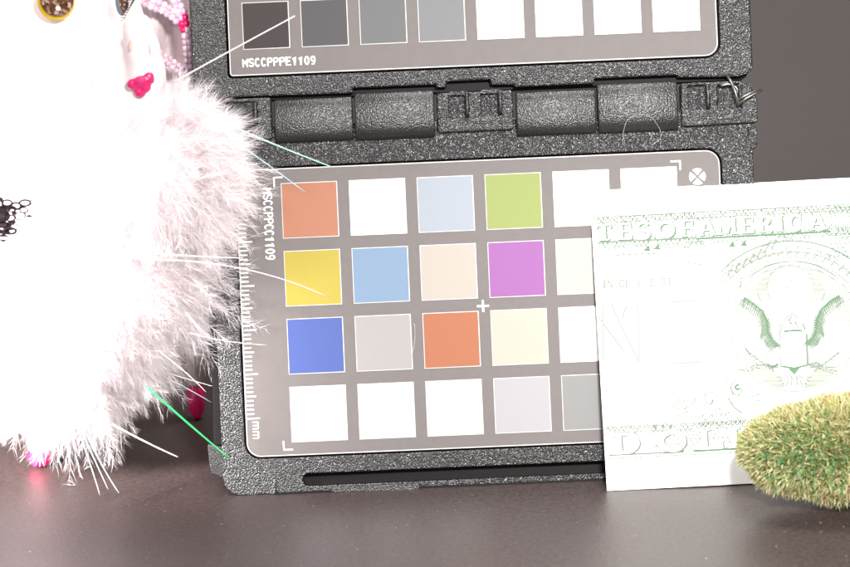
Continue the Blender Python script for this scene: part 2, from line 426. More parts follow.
# ------------------------------------------------------------------ split ring and loose hair
def case_pt(px, py, y):
    x, z = L(px, py); return CASE.matrix_basis @ Vector((x, y, z))
bpy.context.view_layer.update()
steel = mat('dull_steel_wire', (.22,.21,.19), .4, .5, metal=.9, bump=.3, bscale=40, bdist=.01)
rg = empty('wire_ring', case_pt(738,103,-.35), label='small bent steel wire looped through the right end of the hinge', cat='wire')
org = rg.location
def rel(px, py, y): return case_pt(px, py, y)-org
mb = tube([rel(727,77,-.12), rel(729,82,-.3), rel(733,92,-.42), rel(736,103,-.4), rel(737,106,-.30)], .032, 8); mb.build('wire_loop', steel, rg, True)
mb = tube([rel(736,105,-.38), rel(745,99,-.42), rel(752,95,-.40), rel(760,91,-.36)], .032, 8)
tube([rel(734,102,-.40), rel(742,97.5,-.45), rel(758,90,-.42)], .022, 8, mb); mb.build('wire_end', steel, rg, True)
mb = tube([rel(719,85,-.2)]+[rel(727+9*math.cos(math.radians(a)), 92-7*math.sin(math.radians(a)), -.26) for a in range(130,-60,-20)], .028, 8)
mb.build('wire_curl', steel, rg, True)
hair = mat('pale_hair', (.8,.78,.78), .4)
h = tube([case_pt(640+19*math.cos(math.radians(a))*(1+.1*math.sin(a)), 132-16*math.sin(math.radians(a)), -.36) for a in range(-60,215,6)], .0018, 5)
tag(h.build('loose_hair', hair, smooth=True), label='fine pale hair curled on the hinge barrel', cat='hair')
h = tube([case_pt(411+12*t-9*t*t, 357-34*t, -.02-.1*t) for t in [k/8 for k in range(9)]], .003, 5)
tag(h.build('loose_hair', hair, smooth=True), label='short fine hair lying over the orange red square', cat='hair')

# ------------------------------------------------------------------ banknote
bl = T0(607, 491.3)
bsc = PPC*DIST/(DIST-1.1)
lean_len = 301.4/bsc/.992
ycase = lambda z: VBOT*math.sin(TH)+z*math.tan(TH)
best = min((abs((bl.y+lean_len*math.sin(a)) - (ycase(lean_len*math.cos(a))-.06)), a) for a in [math.radians(10+.05*k) for k in range(400)])
LEAN = best[1]
BILL = empty('banknote', bl+Vector((0,0,.01)), (0,0,0), label='folded green and white dollar note with eagle seal standing against the colour chart', cat='banknote')
BILL.rotation_mode = 'QUATERNION'
from mathutils import Quaternion
BILL.rotation_quaternion = Quaternion((1,0,0), -LEAN) @ Quaternion((0,1,0), -math.radians(.5))
BW = 8.2; BH = lean_len
def byc(x, z): return .05*math.sin(x*.55+.3)*math.sin(z*.45) + .012*math.sin(x*2.3+z*.7)
def Bp(px, py):
    dx = px-607; dy = 491.3-py
    r = math.radians(2.95)
    return ((dx*math.cos(r)+dy*math.sin(r))/bsc, (-dx*math.sin(r)+dy*math.cos(r))/bsc/.992)
mb = MB(); nx, nz = 50, 40; idx = {}
def note_leaf(mb, off, x1, thick=.012, dz=0):
    base = len(mb.v)
    for s in (0, 1):
        for i in range(nx+1):
            for j in range(nz+1):
                x = x1*i/nx; z = BH*j/nz+dz; mb.v.append((x, byc(x, z)+off(x)+s*thick, z))
    def id(s, i, j): return base+s*(nx+1)*(nz+1)+i*(nz+1)+j
    for i in range(nx):
        for j in range(nz):
            mb.f.append((id(0,i,j), id(0,i+1,j), id(0,i+1,j+1), id(0,i,j+1))); mb.mi.append(0)
            mb.f.append((id(1,i,j), id(1,i,j+1), id(1,i+1,j+1), id(1,i+1,j))); mb.mi.append(0)
    for i in range(nx):
        for j in (0, nz): mb.f.append((id(0,i,j), id(0,i+1,j), id(1,i+1,j), id(1,i,j))); mb.mi.append(0)
    for j in range(nz):
        for i in (0, nx): mb.f.append((id(0,i,j), id(0,i,j+1), id(1,i,j+1), id(1,i,j))); mb.mi.append(0)
note_leaf(mb, lambda x: 0, BW)
mb.build('front_leaf', M['paper'], BILL)
mb = MB(); note_leaf(mb, lambda x: .014+.10*min(1, x/3)**1.2, 7.6, dz=.03); mb.build('rear_leaf', M['paper'], BILL)
def by(layer): return lambda x, z: byc(x, z)-.004-.003*layer
def bs(mb, pts, w, layer=0, mi=0, caps=False, w2=None): ribbon(mb, [Bp(*p) for p in pts], (w if w > 2.6 else max(w*1.25, .75))/bsc, by(layer), mi, caps=caps, w2=(w2/bsc if w2 else None))
INKS = [M['ink'], M['ink_faint'], M['ink_pale'], M['paper'], M['tint']]
# serif capitals with thick strokes: (polyline, width)
SG = {
 'T': [([(.5,0),(.5,1)],.30),([(0,.95),(1,.95)],.12),([(.04,.72),(.04,1)],.08),([(.96,.72),(.96,1)],.08),([(.25,.03),(.75,.03)],.07)],
 'E': [([(.25,0),(.25,1)],.30),([(0,.96),(.95,.96)],.09),([(0,.04),(.98,.04)],.09),([(.3,.5),(.7,.5)],.08),([(.95,.68),(.95,1)],.07),([(.98,0),(.98,.32)],.07)],
 'S': [(el(.5,.74,.38,.24,20,270)+el(.5,.26,.40,.24,90,-160)[1:],.22)],
 'O': [(el(.5,.5,.42,.45,0,360,20),.24)],
 'D': [([(.22,0),(.22,1)],.28),([(0,.96),(.45,.96)]+el(.45,.5,.42,.46,90,-90,12)[1:]+[(0,.04)],.15)],
 'F': [([(.25,0),(.25,1)],.30),([(0,.96),(.95,.96)],.09),([(.3,.5),(.7,.5)],.08),([(.95,.68),(.95,1)],.07),([(.05,.03),(.5,.03)],.07)],
 'A': [([(.12,0),(.5,1)],.10),([(.5,1),(.86,0)],.28),([(.25,.33),(.7,.33)],.08),([(0,.03),(.28,.03)],.07),([(.66,.03),(1.05,.03)],.07)],
 'M': [([(.1,0),(.1,1)],.1),([(.1,1),(.5,.08)],.24),([(.5,.05),(.88,1)],.09),([(.88,0),(.88,1)],.25),([(-.05,.03),(.25,.03)],.07),([(.7,.03),(1.08,.03)],.07)],
 'R': [([(.22,0),(.22,1)],.28),([(0,.96),(.5,.96)]+el(.5,.74,.3,.22,90,-90,8)[1:]+[(.2,.52)],.14),([(.5,.5),(.9,.02)],.24),([(0,.03),(.45,.03)],.07)],
 'I': [([(.5,0),(.5,1)],.42),([(.15,.97),(.85,.97)],.07),([(.15,.03),(.85,.03)],.07)],
 'C': [(el(.5,.5,.4,.45,50,310,16),.22),([(.82,.65),(.82,.98)],.07)],
 'L': [([(.25,0),(.25,1)],.30),([(0,.96),(.5,.96)],.08),([(0,.04),(.98,.04)],.09),([(.98,0),(.98,.4)],.08)],
 'N': [([(.12,0),(.12,1)],.1),([(.12,1),(.86,.02)],.26),([(.86,0),(.86,1)],.1),([(-.03,.97),(.2,.97)],.07),([(.7,.97),(1.03,.97)],.07)],
}
def serif(mb, ch, px, py, w, h, shade, off=(1.6,1.6), layer=2):
    r = math.radians(2.95)
    def tr(p, ox=0, oy=0):
        x = (p[0]-.5)*w+ox; y = p[1]*h-oy
        return (px+x*math.cos(r)-y*math.sin(r), py-x*math.sin(r)-y*math.cos(r))
    sc = (w+h)/2
    for (pl, sw) in SG[ch]:
        bs(mb, [tr(p, *off) for p in pl], sw*sc*.9, layer, shade)
        bs(mb, [tr(p, off[0]*.5, off[1]*.5) for p in pl], sw*sc*.9, layer+.4, shade)
    for (pl, sw) in SG[ch]:
        bs(mb, [tr(p) for p in pl], sw*sc*.82, layer+1.2, 3)
# band pattern of small rings
def rosettes(mb, x0, x1, yfun, h, dens, mis, step=4.6):
    # lattice engraving: staggered rosettes of little dots joined by short hatches
    rows = max(1, int(round(h/4.6))); x = x0
    i = 0
    while x < x1:
        for j in range(rows+1):
            px = x+(step/2 if j % 2 else 0); py = yfun(px)+h*(j+.25)/(rows+.5)
            mi = mis[(i*7+j*3+int(3*math.sin(px*.21))) % len(mis)]
            for k in range(5):
                a = k*1.2566+j; q = (px+1.75*math.cos(a), py+1.6*math.sin(a))
                if random.random() < .85: bs(mb, [(q[0]-.6, q[1]), (q[0]+.6, q[1]+.2)], 1.0, 0, mi)
            if random.random() < .5: bs(mb, [(px+2.1, py-1.6), (px+3.2, py+1.5)], .6, 0, mi)
        x += step; i += 1
sl = math.tan(math.radians(2.95))
mb = MB()
rosettes(mb, 598, 862, lambda x: 217-(x-595)*sl, 7, 620, [0,1,0,1,1])
rosettes(mb, 600, 862, lambda x: 239.5-(x-595)*sl, 9, 700, [0,0,1,0,1])
rosettes(mb, 834, 862, lambda x: 205, 52, 420, [0,0,1])
for i in range(430):   # between the letters
    px = random.uniform(600, 835); py = 222-(px-595)*sl+random.uniform(0,16); bs(mb, [(px,py),(px+1.6,py+.6)], .6, 0, random.choice([1,2]))
bs(mb, [(596,216.5),(862,202.6)], .7, 1, 1); bs(mb, [(600,250.5),(720,244.5)], .6, 1, 2)
for (cx, cy) in ((650,247),(660,245.5),(736,243),(748,242)):
    mb.poly([(Bp(cx+dx, cy+dy)[0], by(1)(*Bp(cx+dx, cy+dy)), Bp(cx+dx, cy+dy)[1]) for dx, dy in ((-4,3),(3,3.5),(1,-3))], 0)
tag(mb.build('top_border_print', INKS, BILL), kind='stuff')
mb = MB()
for ch, cx, w in (('T',606,15),('E',627,14),('S',646,14),('O',669,18),('F',690,14),('A',711,17),('M',731,18),('E',751,14),('R',770,15),('I',785,9),('C',801,14),('A',823,17)):
    serif(mb, ch, cx, 240-(cx-600)*sl, w, 16.5, 0, off=(1.5,1.2))
bs(mb, [(600,241.8),(700,236.8)], 1.1, 1, 1); bs(mb, [(699,238),(836,230.5)], 1.6, 1.3, 0)
tag(mb.build('top_lettering', INKS, BILL), kind='stuff')
mb = MB()
rosettes(mb, 606, 760, lambda x: 428-(x-605)*sl, 8, 260, [1,0,1,1]); rosettes(mb, 702, 748, lambda x: 416-(x-690)*sl, 11, 260, [0,1,1])
rosettes(mb, 655, 760, lambda x: 436-(x-655)*sl, 16, 240, [1,1,0])
for (cx, cy) in ((656,428),(664,427.5),(672,427)):
    mb.poly([(Bp(cx+dx, cy+dy)[0], by(1)(*Bp(cx+dx, cy+dy)), Bp(cx+dx, cy+dy)[1]) for dx, dy in ((-2.5,-1.5),(2,-2.5),(.5,3))], 1)
bs(mb, [(605,428.5),(760,420.4)], .6, 1, 2)
for i in range(60):
    x = 609+i*2.4
    if random.random() < .75: bs(mb, [(x,459.2-(x-609)*sl),(x+1.5,459.1-(x-609)*sl)], 1.3, 0, random.choice([1,1,2]))
tag(mb.build('bottom_border_print', INKS, BILL), kind='stuff')
mb = MB()
for ch, cx, w in (('D',628,30),('O',674,27),('L',712,24),('L',742,24),('A',772,26),('R',802,24)):
    serif(mb, ch, cx, 454.5-(cx-612)*sl, w, 20, 1, off=(1.6,.9))
bs(mb, [(609,455.8),(668,452.9)], 1.2, 1, 1); bs(mb, [(664,453.4),(760,447.6)], 1.7, 1.3, 0)
tag(mb.build('bottom_lettering', INKS, BILL), kind='stuff')
# middle field: motto, big letters only hinted by their hatched shadows
mb = MB()
x = 603
for ch in 'IN OD E T ST':
    if ch != ' ' and ch in SG:
        for (pl, sw) in SG[ch]: bs(mb, [(x+p[0]*5.5, 288-(x-603)*.04-p[1]*8) for p in pl], 1.1*(.5+sw*2), 0, 2)
    x += 6.0
for (x0, y0, x1, y1, n) in ((663.5,304,667.5,366,34),(696,301,700,365,34),(682,322,684,348,8)):
    for k in range(n):
        t = k/(n-1); xx = x0+(x1-x0)*t; yy = y0+(y1-y0)*t
        if 695 < xx and .55 < t < .62: continue
        bs(mb, [(xx-1.1, yy), (xx+1.1, yy)], .75, 0, 2 if xx > 670 else random.choice([1,2]))
bs(mb, [(599,316),(607,327),(616,339),(625,351)], 1.1, 0, 2); bs(mb, [(629,305),(626,311),(624,318)], 1.2, 0, 2)
for (a, b) in (((604,303),(604,360)),((612,303),(640,362)),((640,303),(640,362)),((672,302),(700,300)),((674,364),(706,362))):
    bs(mb, [a, b], 1.6, 0, 4)
for k in range(26): bs(mb, [(646,306+k*2.2),(652,305.6+k*2.2)], .7, 0, 4)
for k in range(7): bs(mb, [(618+k*6.2,254.5-k*.33),(621+k*6.2,254.3-k*.33)], 1.5, 0, 2)
tag(mb.build('middle_lettering', INKS, BILL), kind='stuff')
# scrolls
mb = MB()
def spiral(cx, cy, r0, r1, a0, a1, w, mi, n=22, ry=1):
    bs(mb, [(cx+(r0+(r1-r0)*k/n)*math.cos(math.radians(a0+(a1-a0)*k/n)), cy+ry*(r0+(r1-r0)*k/n)*math.sin(math.radians(a0+(a1-a0)*k/n))) for k in range(n+1)], w, 0, mi)
spiral(698,250,2,12,0,330,.8,2); spiral(698,250,6,13,180,420,.7,1)
spiral(733,279,2,13,60,400,.9,1); spiral(734,278,8,14,120,300,.9,2)
for k, (r, mi, w) in enumerate(((98,0,1.1),(92,2,.7),(88,1,.9),(84,2,.7),(80,1,.8),(75,2,.6))):
    bs(mb, arc(797, 335+k*.8, r, -138+k*4, -38, 40, r*.97), w, 0, mi)
for k in range(7):
    x0 = 735+k*7.5; y0 = 268-k*4.6
    spiral(x0+4, y0+2, 3, 9, 150, 330, .9, 1 if k % 2 else 2)
    bs(mb, [(x0-4, y0+8), (x0-1, y0+1), (x0+5, y0-4)], 2.0, 0, 2, w2=.4)
for k in range(16):
    a = math.radians(-135+k*6.2); rr = 86
    cx, cy = 797+rr*math.cos(a), 333+rr*.97*math.sin(a)
    spiral(cx, cy, 1.0, 4.6, k*50, k*50+260, .8, 1 if k % 3 else 2, n=12)
    bs(mb, [(cx-4, cy+5), (cx, cy+1), (cx+5, cy-2)], 1.6, 0, 2, w2=.5)
bs(mb, arc(797,333,72,-150,-35,40), .8, 0, 2); bs(mb, [(704,262),(716,266),(728,262),(740,258)], .8, 0, 2); bs(mb, [(690,240),(686,252),(692,262),(706,264)], .8, 0, 1)
for k in range(9):
    spiral(672+k*8, 404-k*1.4+4*math.sin(k*1.7), 2, 8.5, k*70, k*70+300, .6, 2)
for k in range(5): bs(mb, [(650+k*4, 412+k*2), (672+k*3, 404+k*3), (690, 401+k*4)], .6, 0, 2)
spiral(741,390,1,10,-60,260,.9,1); spiral(740,388,1,3,0,300,1.8,0); bs(mb, arc(742,384,14,180,300,14), .8, 0, 1)
bs(mb, [(730,398),(736,408),(744,413)], 1.2, 0, 1); bs(mb, arc(760,398,6,0,360,14,3), .8, 0, 1)
for k in range(40):
    x = random.uniform(680,735); y = random.uniform(392,414); bs(mb, arc(x,y,2.2,random.uniform(0,200),random.uniform(220,360),6), .5, 0, 2)
tag(mb.build('scroll_print', INKS, BILL), kind='stuff')
# seal ring and ground tint
mb = MB(); SX, SY, SR = 797, 328, 67
bs(mb, arc(SX,SY,SR,0,360,72), .7, 0, 1); bs(mb, arc(SX,SY,SR-3.2,0,360,72), .8, 0, 1)
for k in range(66):
    a = math.radians(150+k*3.1); 
    bs(mb, [(SX+(SR+3)*math.cos(a), SY+(SR+3)*math.sin(a)), (SX+(SR+5.5)*math.cos(a), SY+(SR+5.5)*math.sin(a))], 1.0, 0, 2)
for s in (-1, 1):
    for (y0, y1, f0) in ():
        n = 12
        for i in range(n):
            ya = y0+(y1-y0)*i/n; yb = y0+(y1-y0)*(i+1)/n
            def bnd(y):
                hw = math.sqrt(max(0, (SR-4)**2-(y-SY)**2))
                c = math.sqrt(max(0, 22.5**2-(y-288)**2))-0 if f0 == 0 else max(2, 20-(y-372)*.9)
                return min(c, hw), hw*(1 if f0 else .97-.25*max(0, (y-275)/25))
            (c0, h0), (c1, h1) = bnd(ya), bnd(yb)
            q = [(SX-3*(1-f0)+s*c0, ya), (SX+s*h0, ya), (SX+s*h1, yb), (SX-3*(1-f0)+s*c1, yb)]
            mb.poly([(Bp(*p)[0], by(-.6)(*Bp(*p)), Bp(*p)[1]) for p in q], 4)
# hatched sky between cloud and ring, darkest at the top sides and near the foot
for i in range(62):
    y = 265+i*1.0
    hw = math.sqrt(max(0, (SR-4.5)**2-(y-SY)**2))
    ch = math.sqrt(max(0, 22.5**2-(y-288)**2))
    if y > 300: ch = max(ch, 45+(y-300)*.25)
    if hw > ch+1:
        mi = 1 if y < 292 else 2
        ext = hw-ch
        k = 1.0 if y < 300 else max(.2, 1-(y-300)/26)
        for s in (-1, 1):
            bs(mb, [(SX-3+s*ch, y), (SX-3+s*(ch+ext*.5*k), y)], .45, 0, mi); bs(mb, [(SX-3+s*(ch+ext*.55*k), y), (SX+s*hw*.99, y)], .4, 0, 2)
for i in range(26):
    y = 366+i; hw = math.sqrt(max(0, (SR-4.5)**2-(y-SY)**2)); ch = 17-(y-366)*.35
    if hw > ch:
        for s in (-1, 1): bs(mb, [(SX+s*ch, y), (SX+s*hw*.97, y)], .5 if i > 12 else .35, 0, 1 if i > 14 else 2)
tag(mb.build('seal_ring_print', INKS, BILL), kind='stuff')
# eagle
mb = MB()
lead = [(747,298),(757,304),(766,312),(770.5,322),(771,332),(775,341),(781,347)]
def interp(pl, t):
    t *= len(pl)-1; i = min(int(t), len(pl)-2); f = t-i
    return (pl[i][0]*(1-f)+pl[i+1][0]*f, pl[i][1]*(1-f)+pl[i+1][1]*f)
for s in (1, -1):
    def mx(p): return p if s == 1 else (2*795.5-p[0], p[1]-.05*(795.5-p[0])*0-2)
    bs(mb, [mx(p) for p in lead], 2.4, 1, 0)
    bs(mb, [mx((p[0]-2.4, p[1]+1.6)) for p in lead], 1.2, 1, 1)
    for k in range(30):
        t = (k+.5)/30; p = interp(lead, t)
        ln = 19*(.35+.65*math.sin(math.pi*min(1, t*.8+.15))); ang = math.radians(98+ 52*t)
        q = (p[0]+ln*math.cos(ang)*.75, p[1]+ln*math.sin(ang)*.9); mid = ((p[0]+q[0])/2-1, (p[1]+q[1])/2)
        bs(mb, [mx(p), mx(mid), mx(q)], 1.5, 1, 0 if k % 2 == 0 else 2, w2=.35)
        bs(mb, [mx((p[0]-3,p[1]+3)), mx((p[0]-5.5,p[1]+6))], .9, 1.5, 1)
for k in range(15):  # feather scallops at the wing root
    p = interp(lead, .45+.55*k/14); bs(mb, arc(p[0]+1.2, p[1], 1.5, -90, 90, 5), .8, 1.6, 0); bs(mb, arc(2*795.5-p[0]-1.2, p[1]-2, 1.5, 90, 270, 5), .8, 1.6, 0)
# cloud of glory with stars
bs(mb, [(793+(21.5+1.1*math.sin(k*1.05))*math.cos(k*2*math.pi/72), 287+(21.5+1.1*math.sin(k*1.05))*math.sin(k*2*math.pi/72)) for k in range(73)], .7, 1, 2)
for (dx, dy) in [(0,-8),(-7,-4.5),(7,-4.5),(-7,4.5),(7,4.5),(0,9),(0,0),(-3.5,-1.5),(3.5,-1.5),(-3.5,4.5),(3.5,4.5),(-3,-6),(3,-6)]:
    bs(mb, arc(793+dx, 287.5+dy, 1.6, 0, 300, 6), .7, 1, 2)
# head, scroll in the beak
bs(mb, [(788,322),(791,316),(796,314),(801,317),(799,322),(803,331)], .9, 1, 1); bs(mb, [(796,316),(792,320),(795,324)], 1.2, 1, 1)
for s in (1,-1): bs(mb, [(795+s*8,316),(795+s*20,309),(795+s*30,303),(795+s*34,293)], .7, 1, 2); bs(mb, [(795+s*10,320),(795+s*23,313),(795+s*35,307)], .6, 1, 2)
bs(mb, [(784,322),(782,331)], .9, 1, 1); bs(mb, [(806,322),(809,330)], .8, 1, 1)
for k in range(7): bs(mb, [(789+k*1.6, 322+k%3), (788.5+k*1.7, 328+k%2)], .6, 1, 1)
bs(mb, [(786,324),(783.5,333)], .9, 1, 0); bs(mb, [(806,323),(809,331)], .9, 1, 0)
for k in range(11):
    a = math.radians(20+k*14); bs(mb, [(797+9*math.cos(a), 371+3*math.sin(a)), (797+13*math.cos(a), 374+10*math.sin(a)), (797+19*math.cos(a), 372+17*math.sin(a))], .7, 1, 2)
for s_ in (-1, 1):
    for k in range(8): bs(mb, [(797+s_*(21+k*3.3), 372-k*2.4), (797+s_*(24+k*3.5), 367-k*2.8)], 1.4, 1, 1 if k % 2 else 2, w2=.4)
    bs(mb, [(797+s_*15, 368), (797+s_*30, 365), (797+s_*46, 352)], .7, 1, 1)
# shield
sh = [(783,332),(783.5,366),(796,368),(797,370.5),(798.5,368),(810.5,365),(809.5,331)]
bs(mb, sh, .9, 1, 1); bs(mb, [(783.5,366.5),(797,368.5),(810.5,365.5)], 1.5, 1.6, 0); bs(mb, [(787,331.5),(797,330.5),(806,330.8)], 1.6, 1.6, 0)
bs(mb, [(810.5,334),(811.2,364)], 1.2, 1.5, 1)
for k in range(6): bs(mb, [(787.2+k*4, 343),(787.6+k*4, 365)], .45, 1, 2)
mb.poly([(Bp(x,y)[0], by(1.8)(*Bp(x,y)), Bp(x,y)[1]) for x, y in ((791,369),(803,368),(797,375))], 0)
# sprig, arrows, tail
for k in range(26):
    a = random.uniform(0,6.28); cx = 757+random.uniform(-9,16); cy = 362+random.uniform(-14,9)
    bs(mb, [(cx,cy),(cx+5*math.cos(a),cy+5*math.sin(a))], 1.0, 1, random.choice([1,1,2]), w2=.3)
bs(mb, [(744,338),(750,352),(760,365),(782,366)], .8, 1, 1); bs(mb, [(781,364),(775,368),(770,364)], 1.8, 1, 0)
for k in range(7): bs(mb, [(812,366),(834+k*1.5,352+k*4)], .6, 1, 2)
bs(mb, [(811,365),(820,363),(826,367)], 1.8, 1, 1)
for k in range(9):
    a = math.radians(50+k*10); bs(mb, [(797+8*math.cos(a),374+2*math.sin(a)),(797+18*math.cos(a),372+17*math.sin(a))], .6, 1, 2)
tag(mb.build('eagle_print', INKS, BILL), kind='stuff')

# ------------------------------------------------------------------ bristly green grass toy
GC = Vector((W(855, 445, -3.6).x, -3.6, 1.42))
G = empty('grass_covered_toy', (GC.x, GC.y, 0), label='rounded toy covered in short green and straw bristles, lying in front of the banknote', cat='toy')
RX, RY, RZ = 2.42, 1.05, 1.06
core = blob('toy_core', [((0,0,1.36),(RX,RY,RZ))], .12, mat('mossy_core', (.08,.09,.03), .9, .1, var=.3, vscale=5), G)
def blades(N, cols, parent):
    u = rng.normal(size=(N,3)); u /= np.linalg.norm(u, axis=1)[:,None]
    u = u[(u[:,1] < .45)]; N = len(u)
    P = u*np.array([RX,RY,RZ]); nrm = u/np.array([RX,RY,RZ]); nrm /= np.linalg.norm(nrm, axis=1)[:,None]
    jit = rng.normal(size=(N,3))*.42
    d = nrm+jit; d[:,0] -= .15; d /= np.linalg.norm(d, axis=1)[:,None]
    ln = rng.uniform(.12,.27,N)*(1+.35*np.sin(u[:,0]*9+u[:,2]*7)*np.sin(u[:,2]*11+2)); w = rng.uniform(.006,.016,N)
    bend = rng.normal(size=(N,3))*.35
    side = np.cross(d, rng.normal(size=(N,3))); side /= np.linalg.norm(side, axis=1)[:,None]
    Q = P+d*(ln*.55)[:,None]; d2 = d+bend; d2 /= np.linalg.norm(d2, axis=1)[:,None]; R_ = Q+d2*(ln*.5)[:,None]
    low = R_[:,2]+1.36 < .02; R_[low,2] = -1.34+rng.uniform(0,.05,low.sum()); lowq = Q[:,2]+1.36 < .02; Q[lowq,2] = -1.33
    V = np.stack([P-side*w[:,None], P+side*w[:,None], Q+side*(w*.8)[:,None], Q-side*(w*.8)[:,None], R_], axis=1).reshape(-1,3)
    V[:,2] += 1.36
    # colour: greener in a spot facing the camera, straw toward the rim
    g = np.exp(-((P[:,0]+1.1)**2/1.3+(P[:,2]-.05)**2/.35)); r = rng.random(N)
    mi = np.where(r < .16+.5*g, np.where(rng.random(N) < .22+.35*g, 2, 1), np.where(rng.random(N) < .12, 4, np.where(rng.random(N)<.45, 3, 0)))
    b = np.arange(N)*5
    F = []; MI = []
    quads = np.stack([b, b+1, b+2, b+3], 1); tris = np.stack([b+3, b+2, b+4], 1)
    me = bpy.data.meshes.new('bristles')
    me.vertices.add(len(V)); me.vertices.foreach_set('co', V.ravel())
    me.loops.add(7*N); me.polygons.add(2*N)
    lv = np.concatenate([quads, tris], 1).ravel(); me.loops.foreach_set('vertex_index', lv)
    ls = np.stack([np.arange(N)*7, np.arange(N)*7+4], 1).ravel(); me.polygons.foreach_set('loop_start', ls)
    me.polygons.foreach_set('material_index', np.repeat(mi, 2)); me.update(calc_edges=True); me.validate()
    o = link('bristles', me, parent, cols); return tag(o, kind='stuff')
gcol = [mat('straw_bristle', (.58,.52,.25), .5, .4, transl=.25), mat('green_bristle', (.26,.37,.10), .5, .4, transl=.25), mat('teal_bristle', (.12,.33,.16), .45, .5, transl=.2),
        mat('pale_straw_bristle', (.70,.66,.40), .5, .4, transl=.25), mat('russet_bristle', (.40,.20,.12), .5, .4, transl=.2)]
blades(30000, gcol, G)

# ------------------------------------------------------------------ doll
skin = mat('white_porcelain', (.86,.75,.75), .35, .5)
fleece = mat('white_fleece', (.86,.78,.79), .9, .1, bump=.8, bscale=6, bdist=.08, detail=5)
pink = mat('hot_pink_plastic', (.92,.014,.16), .3, .5)
BC = W(66, 268, 1.2); BC = Vector((BC.x, 1.2, BC.z))
D = empty('doll', (BC.x, BC.y, 0), label='white faced fluffy doll with hot pink lips left of the colour chart', cat='doll')
DO = Vector((BC.x, BC.y, 0))
bodyR = Vector((3.05, 2.5, 3.05))
LB2 = W(154, 170, -.2); lobeR = Vector((1.25, 1.3, 1.35))
blob('body', [(BC-DO, bodyR), (LB2-DO, lobeR)], .2, fleece, D)
def hp(px, py, y): return W(px, py, y)
hparts = [(hp(45,40,.8),(2.3,2.1,2.3)), (hp(70,110,.2),(1.9,1.7,1.8)), (hp(100,85,-.1),(1.25,1.25,1.5)), (hp(122,90,-.7),(.95,1.0,1.4)),
          (hp(138,31,-1.5),(.37,.5,.42)), (hp(143,52,-1.55),(.41,.5,.50)), (hp(146,75,-1.45),(.46,.55,.65)), (hp(145,105,-1.25),(.52,.6,.9)), (hp(136,135,-.95),(.68,.65,1.0)), (hp(112,130,-.4),(1.15,1.1,1.3))]
hd = blob('head', [(c-DO, r) for c, r in hparts], .075, skin, D, smooth=26)
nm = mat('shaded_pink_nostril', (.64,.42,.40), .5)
def ellipsoid(name, c, r, material, parent, ry=.25):
    bm = bmesh.new(); bmesh.ops.create_uvsphere(bm, u_segments=20, v_segments=12, radius=1, matrix=Matrix.Translation(c) @ Euler((0,ry,0)).to_matrix().to_4x4() @ Matrix.Diagonal((*r,1)))
    me = bpy.data.meshes.new(name); bm.to_mesh(me); bm.free(); me.polygons.foreach_set('use_smooth', [True]*len(me.polygons)); return link(name, me, parent, [material])
bpy.context.view_layer.update()
def onhead(px, py):
    a = CAMPOS-DO; d = (hp(px, py, 0)-CAMPOS).normalized()
    ok, loc, nn, ix = hd.ray_cast(a, d); return loc if ok else hp(px, py, -1.9)-DO
for (px, py) in ((131,46),(150,50)):
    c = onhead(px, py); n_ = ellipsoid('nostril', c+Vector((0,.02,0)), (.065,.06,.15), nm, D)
    ellipsoid('nostril_lobe', c+Vector((.065,-.0,-.02)), (.055,.045,.12), skin, n_)
lips = blob('lips', [(hp(*q)-DO, r) for q, r in (((133,84,-1.93),(.14,.12,.12)),((141,81,-1.97),(.16,.14,.12)),((149,77,-1.93),(.12,.12,.12)),((140,92,-1.9),(.13,.12,.13)),((146,87,-1.93),(.11,.12,.12)),((152,80,-1.85),(.07,.1,.1)))], .035,
            mat('hot_pink_lips', (.62,.015,.13), .25, .6, bump=.6, bscale=12, bdist=.05), D, 3)
# near eye: gold rim, glittery brown disc
def disc(name, px, py, y, r, h, material, parent, sx=1.0, tilt=0):
    c = hp(px, py, y)
    bm = bmesh.new(); bmesh.ops.create_uvsphere(bm, u_segments=28, v_segments=16, radius=1, matrix=Matrix.Translation(c-DO) @ Matrix.Diagonal((r*sx, h, r, 1)))
    me = bpy.data.meshes.new(name); bm.to_mesh(me); bm.free(); me.polygons.foreach_set('use_smooth', [True]*len(me.polygons)); return link(name, me, parent, [material])
gold = mat('gold_rim', (.85,.55,.02), .3, .6)
glit = bpy.data.materials.new('glitter_brown'); glit.use_nodes = True
nt = glit.node_tree; b = nt.nodes['Principled BSDF']; vo = nt.nodes.new('ShaderNodeTexVoronoi'); vo.inputs['Scale'].default_value = 16
tcn = nt.nodes.new('ShaderNodeTexCoord'); nt.links.new(tcn.outputs['Object'], vo.inputs['Vector'])
cr = nt.nodes.new('ShaderNodeValToRGB'); sepx = nt.nodes.new('ShaderNodeSeparateColor'); nt.links.new(vo.outputs['Color'], sepx.inputs[0]); nt.links.new(sepx.outputs[0], cr.inputs['Fac'])
e = cr.color_ramp.elements; e[0].position = 0; e[0].color = (.05,.022,.012,1); e[1].position = 1; e[1].color = (.6,.4,.32,1)
q = e.new(.5); q.color = (.14,.055,.02,1); nt.links.new(cr.outputs['Color'], b.inputs['Base Color']); b.inputs['Roughness'].default_value = .3
ey = disc('eye', 56, 2, -1.52, .40, .13, gold, D); disc('iris', 57, 0, -1.66, .36, .09, glit, ey)
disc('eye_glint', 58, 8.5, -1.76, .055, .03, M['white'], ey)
ey2 = disc('eye', 121, 2, -1.5, .30, .12, mat('blue_grey_lid', (.16,.20,.24), .4), D, sx=.42)
disc('iris', 124, 3, -1.6, .20, .08, glit, ey2, sx=.5)
lash = MB(); dk = mat('dark_lash', (.03,.015,.012), .4)
